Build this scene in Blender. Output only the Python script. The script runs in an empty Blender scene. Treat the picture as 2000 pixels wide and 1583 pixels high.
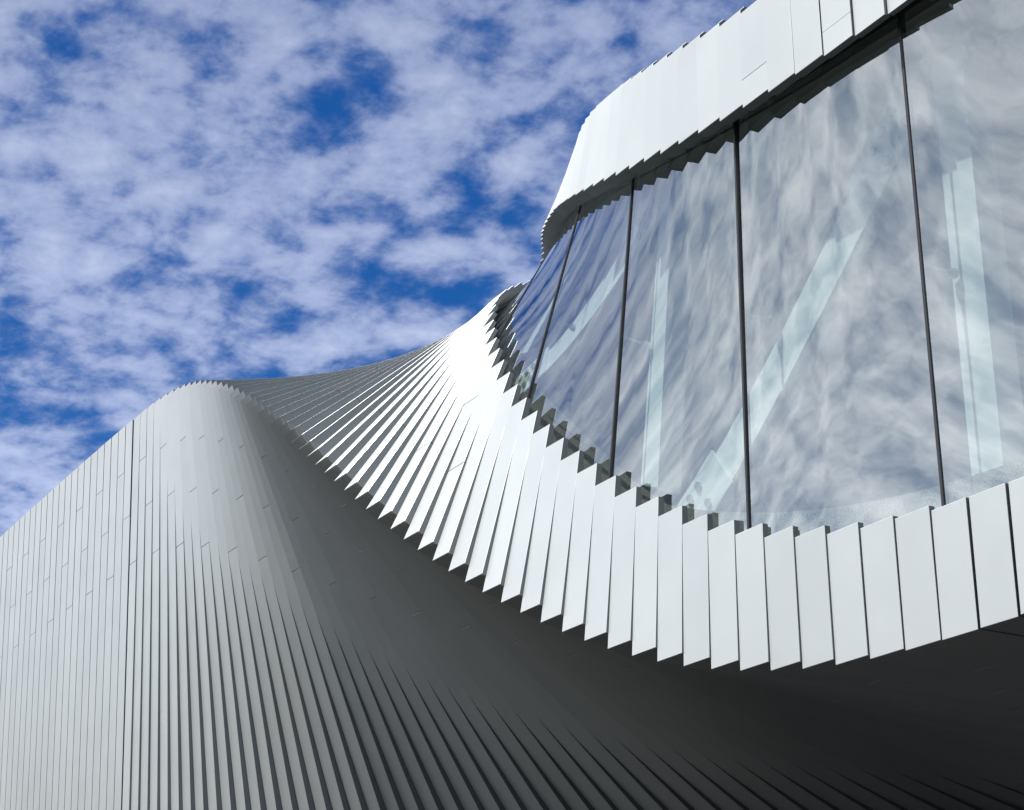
import bpy, bmesh, math, random
from mathutils import Vector, Matrix

C = bpy.context.scene.collection
sc = bpy.context.scene
random.seed(4)

# ------------------------------------------------------------------ camera
S = 0.4                 # metres per facade module (one plank course)
EYE = 1.6               # camera height above the ground
cam_d = bpy.data.cameras.new('camera')
cam = bpy.data.objects.new('camera', cam_d)
C.objects.link(cam)
cr, cu, cf = Vector([0.49405, 0.86908, -0.02493]), Vector([0.31462, -0.15198, 0.93697]), Vector([-0.81051, 0.47076, 0.34851])
M = Matrix((( cr.x, cu.x, -cf.x, 0), (cr.y, cu.y, -cf.y, 0), (cr.z, cu.z, -cf.z, EYE), (0, 0, 0, 1)))
cam.matrix_world = M
cam_d.sensor_width = 36
cam_d.lens = 36 * 3543.1 / 2000
cam_d.clip_start = 0.1
cam_d.clip_end = 6000
sc.camera = cam

# ------------------------------------------------------------------ light
SUN = Vector((-0.03, -0.385, 0.922)).normalized()
sun_d = bpy.data.lights.new('sun', 'SUN')
sun_d.energy = 6.3
sun_d.angle = math.radians(0.6)
sun_d.color = (1.0, 0.985, 0.925)
sun = bpy.data.objects.new('sun', sun_d)
C.objects.link(sun)
sun.rotation_euler = SUN.to_track_quat('Z', 'Y').to_euler()

world = bpy.data.worlds.new('World')
sc.world = world
world.use_nodes = True
nt = world.node_tree
N, L = nt.nodes, nt.links
N.clear()
def node(t, **kw):
    n = N.new(t)
    for k, v in kw.items(): setattr(n, k, v)
    return n
def math_node(op, a, b=None, c=None):
    n = node('ShaderNodeMath', operation=op)
    for i, v in enumerate((a, b, c)):
        if v is None: continue
        if isinstance(v, (int, float)): n.inputs[i].default_value = v
        else: L.new(v, n.inputs[i])
    return n.outputs[0]
sky = node('ShaderNodeTexSky', sky_type='NISHITA', sun_disc=False, sun_elevation=math.asin(SUN.z), sun_rotation=math.atan2(SUN.x, SUN.y),
           altitude=200, air_density=1.0, dust_density=0.3, ozone_density=2.5)
hsv = node('ShaderNodeHueSaturation')
hsv.inputs['Hue'].default_value = 0.514
hsv.inputs['Saturation'].default_value = 1.5
hsv.inputs['Value'].default_value = 0.95
L.new(sky.outputs[0], hsv.inputs['Color'])
tc = node('ShaderNodeTexCoord')
sep = node('ShaderNodeSeparateXYZ')
L.new(tc.outputs['Generated'], sep.inputs[0])
zc = math_node('ADD', math_node('MAXIMUM', sep.outputs['Z'], 0.0), 0.22)      # a cloud layer seen from below, flattened a little
px = math_node('DIVIDE', sep.outputs['X'], zc)
py = math_node('DIVIDE', sep.outputs['Y'], zc)
comb = node('ShaderNodeCombineXYZ')
L.new(px, comb.inputs[0]); L.new(py, comb.inputs[1])
def noise(scale, detail, rough, dist=0.0, loc=(0, 0, 0), lac=2.0):
    mp = node('ShaderNodeMapping')
    mp.inputs['Location'].default_value = loc
    L.new(comb.outputs[0], mp.inputs[0])
    n = node('ShaderNodeTexNoise')
    n.inputs['Scale'].default_value = scale
    n.inputs['Detail'].default_value = detail
    n.inputs['Roughness'].default_value = rough
    n.inputs['Distortion'].default_value = dist
    n.inputs['Lacunarity'].default_value = lac
    L.new(mp.outputs[0], n.inputs['Vector'])
    return n.outputs['Fac']
big = noise(3.4, 3, 0.5, 0.2, (3.1, 7.7, 0))
puff = noise(15, 5, 0.55, 0.15, (1.4, 2.2, 0))
fine = noise(42, 6, 0.62, 0.1, (5.0, 0.4, 0))
mix1 = math_node('ADD', math_node('MULTIPLY', big, 0.30), math_node('ADD', math_node('MULTIPLY', puff, 0.66), math_node('MULTIPLY', fine, 0.15)))
# a denser, brighter cloud bank stands on the side of the sun (behind the camera)
toward = node('ShaderNodeMapRange', interpolation_type='SMOOTHSTEP')
L.new(sep.outputs['Y'], toward.inputs[0])
toward.inputs[1].default_value = 0.05; toward.inputs[2].default_value = -0.42
toward.inputs[3].default_value = 0.0; toward.inputs[4].default_value = 1.0
bank = toward.outputs[0]
thick_c = math_node('ADD', mix1, math_node('MULTIPLY', bank, 0.14))
cover = node('ShaderNodeMapRange', interpolation_type='SMOOTHSTEP')
L.new(thick_c, cover.inputs[0])
cover.inputs[1].default_value = 0.405
cover.inputs[2].default_value = 0.595
cover.inputs[3].default_value = 0.10
cover.inputs[4].default_value = 0.93
shade = node('ShaderNodeValToRGB')
shade.color_ramp.elements[0].position = 0.2
shade.color_ramp.elements[0].color = (0.14, 0.225, 0.50, 1)
shade.color_ramp.elements[1].position = 0.85
shade.color_ramp.elements[1].color = (0.53, 0.61, 0.85, 1)
L.new(math_node('ADD', math_node('MULTIPLY', mix1, 2.6), -0.95), shade.inputs[0])
shade2 = node('ShaderNodeValToRGB')
shade2.color_ramp.elements[0].position = 0.2
shade2.color_ramp.elements[0].color = (0.48, 0.58, 0.74, 1)
shade2.color_ramp.elements[1].position = 0.85
shade2.color_ramp.elements[1].color = (1.34, 1.40, 1.46, 1)
L.new(math_node('ADD', math_node('MULTIPLY', mix1, 2.6), -0.95), shade2.inputs[0])
cmix = node('ShaderNodeMix', data_type='RGBA')
L.new(bank, cmix.inputs[0]); L.new(shade.outputs[0], cmix.inputs[6]); L.new(shade2.outputs[0], cmix.inputs[7])
# thin cloud is brighter low over the horizon
low = node('ShaderNodeMapRange')
L.new(sep.outputs['Z'], low.inputs[0])
low.inputs[1].default_value = 0.25; low.inputs[2].default_value = 0.72
low.inputs[3].default_value = 1.1; low.inputs[4].default_value = 0.66
cs = node('ShaderNodeVectorMath', operation='SCALE')
L.new(cmix.outputs[2], cs.inputs[0])
L.new(math_node('MULTIPLY', low.outputs[0], 10.0), cs.inputs['Scale'])
mixc = node('ShaderNodeMix', data_type='RGBA')
L.new(cover.outputs[0], mixc.inputs[0])
L.new(hsv.outputs[0], mixc.inputs[6])
L.new(cs.outputs[0], mixc.inputs[7])
bg = node('ShaderNodeBackground')
bg.inputs['Strength'].default_value = 0.08
L.new(mixc.outputs[2], bg.inputs['Color'])
wo = node('ShaderNodeOutputWorld')
L.new(bg.outputs[0], wo.inputs[0])

sc.view_settings.view_transform = 'Standard'
sc.view_settings.look = 'None'
sc.view_settings.exposure = 0.38
sc.view_settings.gamma = 1.0
sc.view_settings.use_curve_mapping = False
sc.render.engine = 'CYCLES'
sc.cycles.max_bounces = 10
sc.cycles.transparent_max_bounces = 12

# ------------------------------------------------------------------ materials
def material(name):
    m = bpy.data.materials.new(name)
    m.use_nodes = True
    t = m.node_tree
    return m, t, t.nodes['Principled BSDF']
def mnoise(t, scale, detail=3, src='Object', stretch=(1, 1, 1)):
    c = t.nodes.new('ShaderNodeTexCoord')
    mp = t.nodes.new('ShaderNodeMapping')
    mp.inputs['Scale'].default_value = stretch
    n = t.nodes.new('ShaderNodeTexNoise')
    n.inputs['Scale'].default_value = scale
    n.inputs['Detail'].default_value = detail
    t.links.new(c.outputs[src], mp.inputs[0])
    t.links.new(mp.outputs[0], n.inputs['Vector'])
    return n.outputs['Fac']
def ramp(t, fac, stops):
    r = t.nodes.new('ShaderNodeValToRGB')
    e = r.color_ramp.elements
    while len(e) < len(stops): e.new(0.5)
    for el, (p, c) in zip(e, stops):
        el.position = p
        el.color = (*c, 1)
    t.links.new(fac, r.inputs[0])
    return r.outputs[0]

def alu(name, lo, hi, metal):
    m, t, b = material(name)
    info = t.nodes.new('ShaderNodeObjectInfo')
    base = ramp(t, info.outputs['Random'], [(0, lo), (1, hi)])
    n = mnoise(t, 1.3, 5)
    mr = t.nodes.new('ShaderNodeMapRange')
    mr.inputs[1].default_value = 0.3; mr.inputs[2].default_value = 0.7
    mr.inputs[3].default_value = 0.96; mr.inputs[4].default_value = 1.02
    t.links.new(n, mr.inputs[0])
    sc_ = t.nodes.new('ShaderNodeVectorMath'); sc_.operation = 'SCALE'
    t.links.new(base, sc_.inputs[0]); t.links.new(mr.outputs[0], sc_.inputs['Scale'])
    t.links.new(sc_.outputs[0], b.inputs['Base Color'])
    b.inputs['Roughness'].default_value = 0.46
    b.inputs['Specular IOR Level'].default_value = 0.5
    b.inputs['Metallic'].default_value = metal
    bp = t.nodes.new('ShaderNodeBump')
    bp.inputs['Strength'].default_value = 0.10
    bp.inputs['Distance'].default_value = 0.02
    t.links.new(mnoise(t, 1.7, 2), bp.inputs['Height'])
    t.links.new(bp.outputs[0], b.inputs['Normal'])
    return m
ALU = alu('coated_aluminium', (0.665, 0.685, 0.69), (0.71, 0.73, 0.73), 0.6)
SHADED_FLANGE = alu('shaded_folded_flange', (0.165, 0.185, 0.205), (0.19, 0.21, 0.23), 0.45)    # shade on the folded plank sides, put into a darker copy of the coating

def plain(name, col, rough=0.6, metal=0.0, vary=0.0, scale=6):
    m, t, b = material(name)
    if vary:
        n = mnoise(t, scale, 6)
        c = ramp(t, n, [(0.3, tuple(x * (1 - vary) for x in col)), (0.7, tuple(min(1, x * (1 + vary)) for x in col))])
        t.links.new(c, b.inputs['Base Color'])
    else:
        b.inputs['Base Color'].default_value = (*col, 1)
    b.inputs['Roughness'].default_value = rough
    b.inputs['Metallic'].default_value = metal
    bp = t.nodes.new('ShaderNodeBump')
    bp.inputs['Strength'].default_value = 0.10
    bp.inputs['Distance'].default_value = 0.02
    t.links.new(mnoise(t, 1.7, 2), bp.inputs['Height'])
    t.links.new(bp.outputs[0], b.inputs['Normal'])
    return m
DARK = plain('black_membrane', (0.012, 0.013, 0.014), 0.9)
MULL = plain('anthracite_metal', (0.035, 0.036, 0.04), 0.4, 0.0)
WHITE = plain('white_painted_steel', (0.80, 0.84, 0.81), 0.5, 0, 0.03, 2)
BOARD = plain('white_interior_board', (0.70, 0.70, 0.69), 0.6, 0, 0.04, 1)
BOLTM = plain('galvanised_bolt', (0.4, 0.42, 0.42), 0.4, 0.5)

def terrazzo():
    m, t, b = material('speckled_concrete')
    n = mnoise(t, 80, 4)
    c = ramp(t, n, [(0.38, (0.10, 0.09, 0.075)), (0.46, (0.29, 0.26, 0.22)), (0.62, (0.40, 0.37, 0.32))])
    t.links.new(c, b.inputs['Base Color'])
    b.inputs['Roughness'].default_value = 0.7
    return m
TERR = terrazzo()

def glass():
    m = bpy.data.materials.new('coated_window_glass')
    m.use_nodes = True
    t = m.node_tree
    t.nodes.clear()
    out = t.nodes.new('ShaderNodeOutputMaterial')
    mix = t.nodes.new('ShaderNodeMixShader')
    tr = t.nodes.new('ShaderNodeBsdfTransparent')
    tr.inputs[0].default_value = (0.74, 0.83, 0.81, 1)
    gl = t.nodes.new('ShaderNodeBsdfGlossy')
    gl.inputs['Roughness'].default_value = 0.0
    gl.inputs['Color'].default_value = (0.93, 0.96, 0.97, 1)
    fr = t.nodes.new('ShaderNodeFresnel')
    geo = t.nodes.new('ShaderNodeNewGeometry')          # a thin pane reflects alike from both sides
    ior = t.nodes.new('ShaderNodeMapRange')
    ior.inputs[3].default_value = 1.5; ior.inputs[4].default_value = 1 / 1.5
    t.links.new(geo.outputs['Backfacing'], ior.inputs[0])
    t.links.new(ior.outputs[0], fr.inputs['IOR'])
    mr = t.nodes.new('ShaderNodeMapRange')
    mr.inputs[1].default_value = 0.03; mr.inputs[2].default_value = 1.0
    mr.inputs[3].default_value = 0.46; mr.inputs[4].default_value = 1.0
    bump = t.nodes.new('ShaderNodeBump')
    bump.inputs['Strength'].default_value = 0.12
    bump.inputs['Distance'].default_value = 0.02
    hn = mnoise(t, 0.9, 2)
    mp_ = hn.node.inputs['Vector'].links[0].from_node
    oi = t.nodes.new('ShaderNodeObjectInfo')
    om = t.nodes.new('ShaderNodeMath'); om.operation = 'MULTIPLY'; om.inputs[1].default_value = 40
    t.links.new(oi.outputs['Random'], om.inputs[0]); t.links.new(om.outputs[0], mp_.inputs['Location'])
    t.links.new(hn, bump.inputs['Height'])
    t.links.new(bump.outputs[0], gl.inputs['Normal'])
    t.links.new(fr.outputs[0], mr.inputs[0])
    t.links.new(mr.outputs[0], mix.inputs[0])
    t.links.new(tr.outputs[0], mix.inputs[1])
    t.links.new(gl.outputs[0], mix.inputs[2])
    t.links.new(mix.outputs[0], out.inputs[0])
    return m
GLASS = glass()

def ground_mat():
    m, t, b = material('near_black_ground')  # unseen ground, kept blacker than real soil to darken the soffit
    n = mnoise(t, 0.35, 8)
    c = ramp(t, n, [(0.38, (0.0025, 0.003, 0.0025)), (0.55, (0.004, 0.0045, 0.0035)), (0.66, (0.007, 0.0065, 0.0055))])
    t.links.new(c, b.inputs['Base Color'])
    b.inputs['Roughness'].default_value = 0.95
    return m
GROUND = ground_mat()

# ------------------------------------------------------------------ the twist
# section k (one plank course wide) is a rectangle turned by TH[k]; the ridge corner sits at PY[k], PZ[k]
TH = [87.634, 87.634, 87.634, 87.976, 88.279, 88.507, 88.62, 88.591, 88.426, 88.139, 87.747, 87.26, 86.67, 85.962, 85.123, 84.144, 83.027, 81.779, 80.409, 78.921, 77.317, 75.597, 73.763, 71.817, 69.774, 67.648, 65.457, 63.214, 60.927, 58.601, 56.241, 53.854, 51.449, 49.037, 46.629, 44.235, 41.865, 39.527, 37.23, 34.981, 32.777, 30.613, 28.485, 26.392, 24.345, 22.359, 20.45, 18.629, 16.894, 15.239, 13.657, 12.144, 10.703, 9.335, 8.046, 6.839, 5.728, 4.728, 3.854, 3.121, 2.537, 2.077, 1.711, 1.407, 1.134, 1.134, 1.134, 1.134, 1.134, 1.134, 1.134, 1.134, 1.134, 1.134, 1.134, 1.134, 1.134, 1.134, 1.134, 1.134, 1.134, 1.134, 1.134, 1.134, 1.134, 1.134, 1.134, 1.134, 1.134]
PY = [23.86, 23.786, 23.715, 23.692, 23.671, 23.648, 23.62, 23.583, 23.542, 23.501, 23.464, 23.433, 23.409, 23.388, 23.368, 23.347, 23.328, 23.31, 23.294, 23.283, 23.277, 23.277, 23.283, 23.295, 23.315, 23.344, 23.383, 23.43, 23.487, 23.551, 23.622, 23.698, 23.781, 23.871, 23.969, 24.075, 24.187, 24.305, 24.429, 24.556, 24.685, 24.818, 24.953, 25.092, 25.233, 25.375, 25.515, 25.652, 25.785, 25.915, 26.042, 26.169, 26.293, 26.413, 26.529, 26.639, 26.739, 26.826, 26.897, 26.948, 26.978, 26.991, 26.992, 26.985, 26.977, 26.919, 26.864, 26.811, 26.76, 26.71, 26.661, 26.613, 26.566, 26.519, 26.474, 26.429, 26.384, 26.341, 26.297, 26.255, 26.213, 26.171, 26.13, 26.088, 26.048, 26.007, 25.967, 25.926, 25.886]
PZ = [7.483, 7.518, 7.555, 7.526, 7.511, 7.518, 7.556, 7.634, 7.752, 7.909, 8.102, 8.333, 8.599, 8.902, 9.241, 9.616, 10.024, 10.46, 10.922, 11.404, 11.905, 12.423, 12.957, 13.509, 14.077, 14.658, 15.25, 15.848, 16.453, 17.063, 17.676, 18.292, 18.908, 19.524, 20.136, 20.743, 21.344, 21.938, 22.522, 23.098, 23.668, 24.232, 24.791, 25.345, 25.89, 26.421, 26.935, 27.43, 27.904, 28.36, 28.798, 29.219, 29.621, 30.001, 30.359, 30.69, 30.993, 31.264, 31.498, 31.692, 31.844, 31.958, 32.039, 32.095, 32.133, 32.122, 32.103, 32.079, 32.052, 32.024, 31.996, 31.968, 31.939, 31.911, 31.882, 31.853, 31.824, 31.794, 31.765, 31.735, 31.706, 31.676, 31.646, 31.616, 31.586, 31.556, 31.526, 31.496, 31.466]
K0 = -2
X0, LB, LA = -22.9484, 16.127, 22.762
def lerp_tab(tab, k):
    i = k - K0
    if i <= 0: return tab[0] + (tab[1] - tab[0]) * i * (0 if tab is TH else 1)
    if i >= len(tab) - 1: return tab[-1] + (tab[-1] - tab[-2]) * (i - len(tab) + 1)
    a = int(i); f = i - a
    return tab[a] * (1 - f) + tab[a + 1] * f
def frame(k):
    t = math.radians(lerp_tab(TH, k))
    return (lerp_tab(PY, k), lerp_tab(PZ, k)), (math.cos(t), math.sin(t)), (math.sin(t), -math.cos(t))
def pos(x, k, b, a):
    """point of section k: b along the B face (from the ridge), a along the A face"""
    P, uB, uA = frame(k)
    return Vector((x * S, (P[0] + uB[0] * b + uA[0] * a) * S, (P[1] + uB[1] * b + uA[1] * a) * S + EYE))
def surf(kappa, b, a):
    """the same on the smooth, unstepped twist"""
    return pos(X0 - kappa + 0.5, kappa, b, a)

building = bpy.data.objects.new('museum_building', None)
building.location = pos(X0 - 30, 30, 5, 8) * 1.0
building.location.z = 0.0
C.objects.link(building)
building['label'] = 'twisting white aluminium clad museum building with curved window strip'
building['category'] = 'building'

def link(name, me, mat, parent, kind=None, smooth=False):
    o = bpy.data.objects.new(name, me)
    C.objects.link(o)
    if mat: me.materials.append(mat)
    if parent:
        o.parent = parent
        w = parent
        off = Vector((0, 0, 0))
        while w:
            off += w.location
            w = w.parent
        o.matrix_parent_inverse = Matrix.Identity(4)
        o.location = -off
    if kind: o['kind'] = kind
    if smooth:
        for p in me.polygons: p.use_smooth = True
    return o
class MB:
    def __init__(s): s.v = []; s.f = []
    def prism(s, k, poly, x0, x1):
        """poly: (b, a) points of section k, extruded along the axis from x0 (far) to x1 (near)"""
        n = len(poly); o = len(s.v)
        for x in (x0, x1):
            kk = X0 - x + 0.5 if k > 62 else k      # the straight far wall has no steps
            for b, a in poly: s.v.append(pos(x, kk, b, a))
        s.f.append([o + i for i in range(n)][::-1]); s.f.append([o + n + i for i in range(n)])
        for i in range(n):
            j = (i + 1) % n
            s.f.append([o + i, o + j, o + n + j, o + n + i])
        return s
    def hexa(s, pts):
        o = len(s.v); s.v += pts
        for f in ((0, 3, 2, 1), (4, 5, 6, 7), (0, 1, 5, 4), (1, 2, 6, 5), (2, 3, 7, 6), (3, 0, 4, 7)): s.f.append([o + i for i in f])
        return s
    def mesh(s, name):
        me = bpy.data.meshes.new(name)
        # store relative to the piece's middle so that every part has its own origin
        me.from_pydata([tuple(v) for v in s.v], [], s.f)
        bm = bmesh.new(); bm.from_mesh(me)
        bmesh.ops.recalc_face_normals(bm, faces=bm.faces)
        bm.to_mesh(me); bm.free()
        me.validate()
        return me

# window strip edges along the B face, per section
VB = {0: 2.50, 1: 2.53, 2: 2.55, 3: 2.65, 4: 2.68, 5: 2.74, 6: 2.82, 7: 2.92, 8: 3.06, 9: 3.18, 10: 3.34, 11: 3.52, 12: 3.70, 13: 3.88, 14: 4.08, 15: 4.30,
      16: 4.53, 17: 4.77, 18: 5.04, 19: 5.33, 20: 5.63, 21: 5.95, 22: 6.28, 23: 6.63, 24: 7.00, 25: 7.38, 26: 7.78, 27: 8.15, 28: 8.6, 29: 9.05, 30: 9.55, 31: 10.05, 32: 10.6, 33: 11.2, 34: 11.9, 35: 12.7}
VT = {2: 13.74, 3: 13.72, 4: 13.7, 5: 13.66, 6: 13.6, 7: 13.56, 8: 13.51, 9: 13.47, 10: 13.42, 11: 13.37, 12: 13.33, 13: 13.28, 14: 13.23, 15: 13.19, 16: 13.14,
      17: 13.1, 18: 13.07, 19: 13.06, 20: 13.05, 21: 13.05, 22: 13.05, 23: 13.04, 24: 13.02, 25: 13.03, 26: 13.06, 27: 13.12, 28: 13.22, 29: 13.34, 30: 13.48, 31: 13.62, 32: 13.7, 33: 13.75, 34: 13.8, 35: 13.8}
def vb(k):
    if k < 0: return 2.5
    return VB.get(k)
def vt(k):
    if k < 2: return 13.76
    return VT.get(k)
def vsm(f, k):
    a = math.floor(k); t = k - a
    p, q = f(a), f(min(a + 1, 35))
    return p * (1 - t) + q * t
KWIN = 35
KMIN, KMAX = -14, 96
GD = 0.52         # glass plane behind the plank faces

def step(face, k, v):
    n = []
    for q in (k, k + 1):
        P, uB, uA = frame(q)
        u = uB if face == 'B' else uA
        n.append((P[0] + u[0] * v, P[1] + u[1] * v))
    P, uB, uA = frame(k)
    nn = uA if face == 'B' else uB
    return abs((n[1][0] - n[0][0]) * nn[0] + (n[1][1] - n[0][1]) * nn[1])
def thick(face, k, v):
    return min(0.75, max(0.15, step(face, k, v) + 0.07, step(face, k - 1, v) + 0.07))

GAP = 0.05
JOINT = 0.009
def x_span(k):
    g = 0.075 if k > 62 else GAP if k < 3 else 0.02 if k > 58 or k < 6 else 0.012
    if k == 63: return X0 - k, X0 - k + 1 - 0.11
    return X0 - k, X0 - k + 1 - g

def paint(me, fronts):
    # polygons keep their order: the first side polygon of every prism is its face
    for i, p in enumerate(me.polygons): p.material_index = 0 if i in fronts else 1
planks = []    # (mesh builder, centre, priority)
def add_plank(face, k, v0, v1, kind='', tend=None, tstart=None, chamfer=False):
    x0, x1 = x_span(k)
    tc_ = max(thick('A', k, 0), thick('B', k, 0))
    t0 = tc_ if v0 == 0 else (tstart or thick(face, k, v0))
    t1 = tend or thick(face, k, v1)
    poly = [(v0, 0), (v1, 0)]
    if chamfer: poly = [(v0, 0), (v1, 0), (v1 + 0.14, 0.13), (v1 + 0.14, max(t1, 0.3))]
    else: poly += [(v1, t1)]
    poly += [(t0 if v0 == 0 else v0, t0)]
    if face == 'A': poly = [(d, v) for v, d in poly]
    m = MB().prism(k, poly, x0, x1)
    n_ = len(poly)
    m.bevel = 0.003 if (k < 36 or face == 'A') else 0.0008
    m.front = {2 if face == 'B' else 2} | ({3} if chamfer else set())
    c = sum(m.v, Vector()) / len(m.v)
    planks.append([m, c, v1 - v0])

for k in range(KMIN, KMAX):
    # A face: the wall that turns into the soffit; butt joints climb in steps of three courses
    r = k % 3
    j = {1: 2.55, 0: 5.1, 2: 7.7}[r]
    cuts = [0, j, LA]
    for i in range(2):
        a = cuts[i] + (JOINT if i else 0); b = cuts[i + 1] - (JOINT if i < 1 else 0)
        if b - a > 0.3: add_plank('A', k, a, b)
    # B face: roof that turns into the window wall
    r = k % 3
    jb = {2: 2.8, 0: 5.1, 1: 7.6}[r]
    if k <= KWIN:
        e = vb(k)
        cuts = [0] + ([jb] if jb < e - 0.7 and k > 22 else []) + [e]
        for i in range(len(cuts) - 1):
            a = cuts[i] + (JOINT if i else 0); b = cuts[i + 1] - (JOINT if i < len(cuts) - 2 else 0)
            add_plank('B', k, a, b, tend=0.15 if b == e else None)
        td = min(0.46, 0.15 + max(0, k - 2) * 0.027)
        e = vt(k)
        if k in (4, 7):
            add_plank('B', k, e, 14.3 - .005, tstart=td, tend=0.15)
            add_plank('B', k, 14.3 + .005, LB, chamfer=True)
        else:
            add_plank('B', k, e, LB, tstart=td, chamfer=True)
    else:
        cuts = [0, jb, jb + 7.65, LB]
        for i in range(3):
            a = cuts[i] + (JOINT if i else 0); b = cuts[i + 1] - (JOINT if i < 2 else 0)
            if b - a > 0.3: add_plank('B', k, a, b, chamfer=(i == 2))

def screen(p):
    d = p - Vector((0, 0, EYE))
    z = d.dot(cf)
    if z <= 0: return None
    return 1000 + 3543.1 * d.dot(cr) / z, 791.5 - 3543.1 * d.dot(cu) / z
def seen_size(m):
    q = [screen(v) for v in m.v]
    if any(a is None for a in q): return 0
    xs = [min(max(a[0], 0), 2000) for a in q]; ys = [min(max(a[1], 0), 1583) for a in q]
    return (max(xs) - min(xs)) * (max(ys) - min(ys))
for p in planks: p.append(seen_size(p[0]))
planks.sort(key=lambda p: -p[3])
NP = 298
rest = MB()
rest.front = set()
for i, (m, c, ln, sz) in enumerate(planks):
    if i < NP and sz > 20:
        me = m.mesh('plank')
        me.materials.append(ALU); me.materials.append(SHADED_FLANGE)
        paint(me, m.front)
        bm = bmesh.new(); bm.from_mesh(me)
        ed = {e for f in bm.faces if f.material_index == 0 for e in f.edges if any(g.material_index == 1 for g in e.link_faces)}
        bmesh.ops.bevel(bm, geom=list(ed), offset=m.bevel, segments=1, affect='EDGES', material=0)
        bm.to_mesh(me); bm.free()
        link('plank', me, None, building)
    else:
        o = len(rest.v); fo = len(rest.f); rest.front |= {fo + q for q in m.front}; rest.v += m.v; rest.f += [[o + q for q in f] for f in m.f]
# back wall and roof courses, out of sight from the ground
fo = len(rest.f)
for k in range(KMIN, KMAX):
    x0, x1 = x_span(k)
    rest.prism(k, [(LB - 0.05, 0.32), (LB + 0.12, 0.32), (LB + 0.12, LA), (LB - 0.05, LA)], x0, x1)
    rest.prism(k, [(0.2, LA + 0.02), (LB + 0.12, LA + 0.02), (LB + 0.12, LA + 0.2), (0.2, LA + 0.2)], x0, x1)
rest.front |= set(range(fo, len(rest.f)))
me = rest.mesh('planks_beyond')
me.materials.append(ALU); me.materials.append(SHADED_FLANGE)
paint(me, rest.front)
link('plank', me, None, building, 'stuff')

# dark waterproof shell behind the planks (smooth twist)
def strip_shell(name, k0, k1, fa, fb, mat, parent, n=None, thick_=0.08):
    """thin wall between two lines (b,a) = fa(kappa), fb(kappa), given some depth"""
    mb = MB()
    n = n or int(k1 - k0)
    rows = []
    for i in range(n + 1):
        k = k0 + (k1 - k0) * i / n
        (b0, a0), (b1, a1), (nb, na) = fa(k), fb(k), (0, 0)
        db, da = b1 - b0, a1 - a0
        l = math.hypot(db, da)
        nb, na = -da / l * thick_, db / l * thick_
        rows.append([surf(k, b0, a0), surf(k, b1, a1), surf(k, b1 + nb, a1 + na), surf(k, b0 + nb, a0 + na)])
    for i in range(n):
        mb.hexa(rows[i] + rows[i + 1])
    return link(name, mb.mesh(name), mat, parent)
DK = 0.80
strip_shell('membrane_wall', KMIN, KMAX, lambda k: (DK, DK), lambda k: (DK, LA - .1), DARK, building)
strip_shell('membrane_wall', KMIN, KWIN + .5, lambda k: (DK, DK - .1), lambda k: (vsm(vb, min(k, 35)) - 0.9 if vsm(vb, min(k, 35)) > 3.2 else vsm(vb, min(k, 35)) - .4, DK - .1), DARK, building)
strip_shell('membrane_wall', KWIN + .5, KMAX, lambda k: (DK, DK - .1), lambda k: (LB - .1, DK - .1), DARK, building)
strip_shell('window_head', KMIN, KWIN + .5, lambda k: (vsm(vt, min(k, 35)) + .35, GD + .1), lambda k: (LB - .1, GD + .1), DARK, building)

# ------------------------------------------------------------------ the window strip
ws = MB()
def wtop(k): return vsm(vt, min(k, 35)) + 0.55
def wbot(k): return vsm(vb, min(k, 35)) - 0.55
strip = strip_shell('window_frame', KMIN, KWIN, lambda k: (wbot(k) - .12, GD - .03), lambda k: (wbot(k), GD - .03), MULL, building)
MUL = [2.65 + 6 * i for i in range(-2, 6)]
edges = [KMIN + .2] + MUL + [KWIN + .3]
for a, b in zip(edges[:-1], edges[1:]):
    nu, nv = 20, 26
    tilt, tilt2 = random.uniform(-.03, .03), random.uniform(-.04, .04)
    verts = []; faces = []
    for i in range(nu + 1):
        k = a + (b - a) * i / nu
        for j in range(nv + 1):
            v = wbot(k) + (wtop(k) - wbot(k)) * j / nv
            verts.append(surf(k, v, GD + tilt * (i / nu - .5) + tilt2 * (j / nv - .5)))
    me = bpy.data.meshes.new('glass_pane')
    for i in range(nu):
        for j in range(nv):
            o = i * (nv + 1) + j
            faces.append([o, o + 1, o + nv + 2, o + nv + 1])
    me.from_pydata([tuple(v) for v in verts], [], faces)
    link('glass_pane', me, GLASS, strip, smooth=True)
for kc in MUL:
    mb = MB()
    n = 16
    w = 0.032
    for i in range(n):
        q = []
        for t in (i / n, (i + 1) / n):
            v = wbot(kc) + (wtop(kc) - wbot(kc)) * t
            q.append([surf(kc + w, v, GD - .04), surf(kc - w, v, GD - .04), surf(kc - w, v, GD + .12), surf(kc + w, v, GD + .12)])
        mb.hexa(q[0] + q[1])
    link('mullion', mb.mesh('mullion'), MULL, strip)

# ------------------------------------------------------------------ interior seen through the glass
CD = 1.5
def bar(k0, v0, k1, v1, w, dep, t, taper=None, n=10):
    """flat steel member on the smooth twist between two (kappa, v) points"""
    mb = MB()
    dk, dv = k1 - k0, v1 - v0
    l = math.hypot(dk, dv)
    nk, nv = -dv / l * w / 2, dk / l * w / 2
    for i in range(n):
        q = []
        for s in (i / n, (i + 1) / n):
            k, v = k0 + dk * s, v0 + dv * s
            q.append([surf(k - nk, v - nv, dep), surf(k + nk, v + nv, dep), surf(k + nk, v + nv, dep + t), surf(k - nk, v - nv, dep + t)])
        mb.hexa(q[0] + q[1])
    return mb
for kc, lo, hi in ((-9.6, 3.4, 13.3), (2.4, 3.5, 13.2), (14.3, 4.3, 12.9), (26.3, 8.1, 12.8)):
    link('steel_column', bar(kc, lo, kc, hi, 0.85, CD, 0.7).mesh('steel_column'), WHITE, building)
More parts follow.
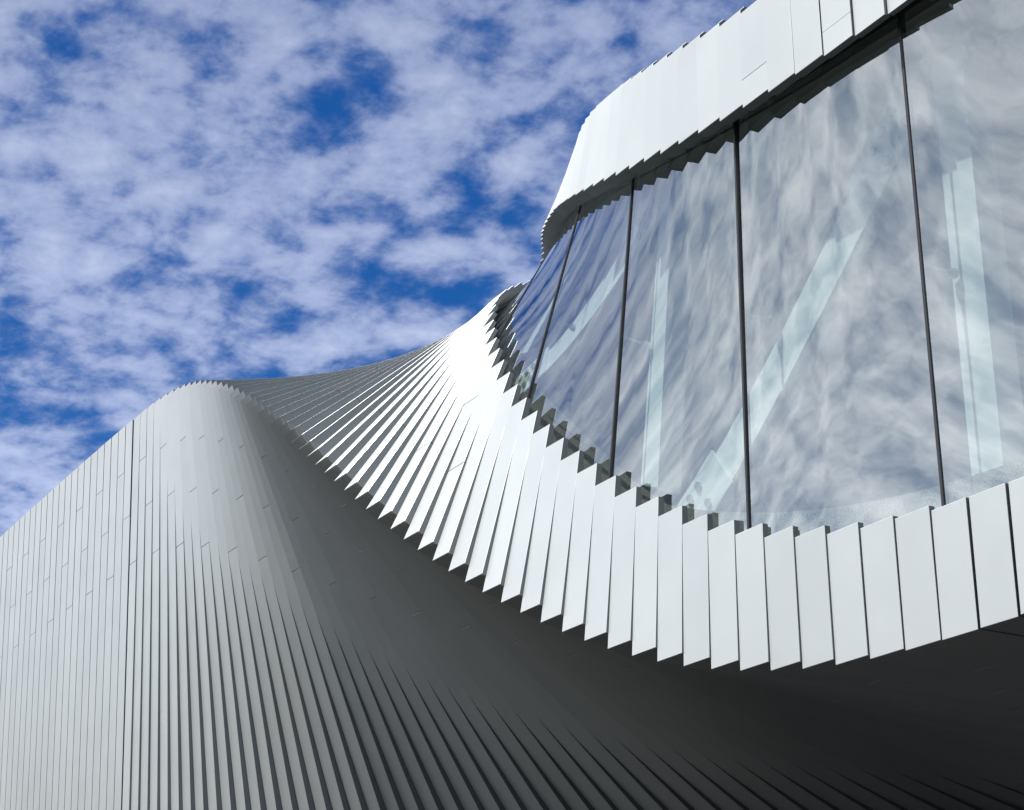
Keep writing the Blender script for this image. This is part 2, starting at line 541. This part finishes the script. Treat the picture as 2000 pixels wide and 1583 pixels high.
for k0, v0, k1, v1 in ((12.1, 3.9, 4.3, 11.9), (24.4, 7.0, 16.0, 12.4), (-7.6, 11.9, 0.4, 3.6)):
    br = link('diagonal_brace', bar(k0, v0, k1, v1, 0.95, CD + .1, 0.45).mesh('diagonal_brace'), WHITE, building)
    for (ka, va, s) in ((k0, v0, 1), (k1, v1, -1)):
        dk, dv = (k1 - k0) * s, (v1 - v0) * s
        l = math.hypot(dk, dv); dk /= l; dv /= l
        mb = bar(ka - dk * 1.0, va - dv * 1.0, ka + dk * 1.5, va + dv * 1.5, 1.2, CD + .02, 0.07, n=2)
        link('gusset_plate', mb.mesh('gusset_plate'), WHITE, br)
        for i in range(3):
            for sgn in (-1, 1):
                kk = ka + dk * (-.55 + .5 * i) - dv * .3 * sgn; vv = va + dv * (-.55 + .5 * i) + dk * .3 * sgn
                mb = MB()
                ring0 = [surf(kk + .13 * math.cos(q * math.pi / 3), vv + .13 * math.sin(q * math.pi / 3), CD - .05) for q in range(6)]
                ring1 = [surf(kk + .13 * math.cos(q * math.pi / 3), vv + .13 * math.sin(q * math.pi / 3), CD + .02) for q in range(6)]
                mb.v = ring0 + ring1
                mb.f = [list(range(6)), list(range(11, 5, -1))] + [[q, (q + 1) % 6, (q + 1) % 6 + 6, q + 6] for q in range(6)]
                link('bolt', mb.mesh('bolt'), BOLTM, br)
# stays that hold the mullions against the steelwork
for kc, v in ((2.65, 7.95), (8.65, 8.5), (14.65, 8.3), (20.65, 8.9)):
    mb = MB()
    rr = .035
    q = [[surf(kc + rr * math.cos(a * math.pi / 3), v + rr * math.sin(a * math.pi / 3), d_) for a in range(6)] for d_ in (GD, CD - .1)]
    mb.v = q[0] + q[1]
    mb.f = [list(range(6)), list(range(11, 5, -1))] + [[a, (a + 1) % 6, (a + 1) % 6 + 6, a + 6] for a in range(6)]
    stay = link('stay_rod', mb.mesh('stay_rod'), BOLTM, building)
    mb = MB()
    q = [[surf(kc + r_ * math.cos(a * math.pi / 5), v + r_ * math.sin(a * math.pi / 5), d_) for a in range(10)] for d_, r_ in ((CD - .28, .07), (CD - .2, .12), (CD - .1, .12))]
    mb.v = q[0] + q[1] + q[2]
    mb.f = [list(range(10)), list(range(29, 19, -1))] + [[a + c, (a + 1) % 10 + c, (a + 1) % 10 + c + 10, a + c + 10] for a in range(10) for c in (0, 10)]
    link('end_cap', mb.mesh('end_cap'), BOLTM, stay)
# top and bottom chords
mb = MB()
for i in range(90):
    q = []
    for k in (KMIN + i * .5, KMIN + (i + 1) * .5):
        v = vsm(vt, min(k, 35)) - 0.10
        q.append([surf(k, v - .35, CD - .1), surf(k, v, CD - .1), surf(k, v, CD + .7), surf(k, v - .35, CD + .7)])
    if k <= 33: mb.hexa(q[0] + q[1])
link('upper_chord', mb.mesh('upper_chord'), WHITE, building)
# inner sill of speckled concrete, one block per course
mb = MB()
for k in range(KMIN, 34):
    if k > 14: break
    e0, e1 = 3.42 + .033 * k, 3.42 + .033 * (k - 1)
    lo = 2.0
    mb.hexa([surf(k + .5, lo, 1.25), surf(k + .5, e0, 1.25), surf(k + .5, e0, 1.9), surf(k + .5, lo, 1.9), surf(k - .5, lo, 1.25), surf(k - .5, e1, 1.25), surf(k - .5, e1, 1.9), surf(k - .5, lo, 1.9)])
link('inner_sill', mb.mesh('inner_sill'), TERR, building)
# ceiling boards, floor, rear wall of the gallery
for k in range(-12, 24):
    e = vsm(vt, k) + 0.35
    link('ceiling_board', MB().prism(k, [(e, 2.6), (e + .12, 2.6), (e + .12, 21), (e, 21)], X0 - k + .04, X0 - k + .96).mesh('ceiling_board'), BOARD, building)
strip_shell('ceiling_void', KMIN, 30, lambda k: (vsm(vt, k) + .6, 1.2), lambda k: (vsm(vt, k) + .6, 21.5), BOARD, building)
strip_shell('gallery_floor', KMIN, 30, lambda k: (max(1.4, vsm(vb, k) - 1.2), 1.2), lambda k: (max(1.4, vsm(vb, k) - 1.2), 21.5), TERR, building)
strip_shell('rear_wall', KMIN, 34, lambda k: (1.4, 21.4), lambda k: (13.9, 21.4), BOARD, building)

# ------------------------------------------------------------------ ground
me = bpy.data.meshes.new('ground')
n = 40
R = 2500
gv = []; gf = []
for i in range(n + 1):
    for j in range(n + 1):
        x = ((i / n) * 2 - 1); y = ((j / n) * 2 - 1)
        x = math.copysign(abs(x) ** 2.2, x) * R; y = math.copysign(abs(y) ** 2.2, y) * R
        gv.append((x, y, 0))
for i in range(n):
    for j in range(n):
        o = i * (n + 1) + j
        gf.append([o, o + n + 1, o + n + 2, o + 1])
me.from_pydata(gv, [], gf)
g = bpy.data.objects.new('ground', me)
me.materials.append(GROUND)
C.objects.link(g)
g['kind'] = 'structure'
# unseen hill ring, added and raised on some sides to darken faces and reflections
HILL = plain('added_hill_forest', (0.011, 0.016, 0.010), 1.0, 0, 0.5, 0.15)
hv = []; hf = []
nr = 160
rnd = random.Random(9)
ridge = [0.0] * nr
for o_ in range(1, 14):
    ph = rnd.uniform(0, 6.28); am = 0.5 / o_
    for i in range(nr): ridge[i] += am * math.sin(o_ * 2 * math.pi * i / nr + ph)
for i in range(nr):
    az = 2 * math.pi * i / nr
    dx, dy = math.cos(az), math.sin(az)
    el = 9 + 4 * max(0, -dy) + 1.6 * ridge[i] + 26 * max(0, dx * .93 + dy * .37) ** 1.5
    for r_, h_ in ((110, -1), (150, .45), (230, 1.0), (420, 1.15)):
        hh = -1 if h_ < 0 else 230 * math.tan(math.radians(el)) * h_ + rnd.uniform(-1.5, 1.5)
        hv.append((dx * r_, dy * r_, hh))
for i in range(nr):
    for j in range(3):
        a_, b_ = i * 4 + j, ((i + 1) % nr) * 4 + j
        hf.append([a_, b_, b_ + 1, a_ + 1])
me = bpy.data.meshes.new('added_wooded_hills')
me.from_pydata(hv, [], hf)
me.materials.append(HILL)
hl = bpy.data.objects.new('added_wooded_hills', me)
C.objects.link(hl)
hl['kind'] = 'structure'
# concrete abutment under the far end of the bridge-like building
mb = MB()
xa, xb = (X0 - 95) * S, (X0 - 70) * S
P70 = pos(0, 80, 0, LA)
y0 = P70.y + .6; y1 = y0 + LB * S - 1.2
zt = P70.z - .15
pts = [Vector((x, y, z)) for z in (-.3, zt) for x, y in ((xa, y0), (xb, y0), (xb, y1), (xa, y1))]
mb.hexa(pts)
CONC = plain('cast_concrete', (0.28, 0.27, 0.25), 0.9, 0, 0.15, 2)
link('concrete_abutment', mb.mesh('concrete_abutment'), CONC, building)
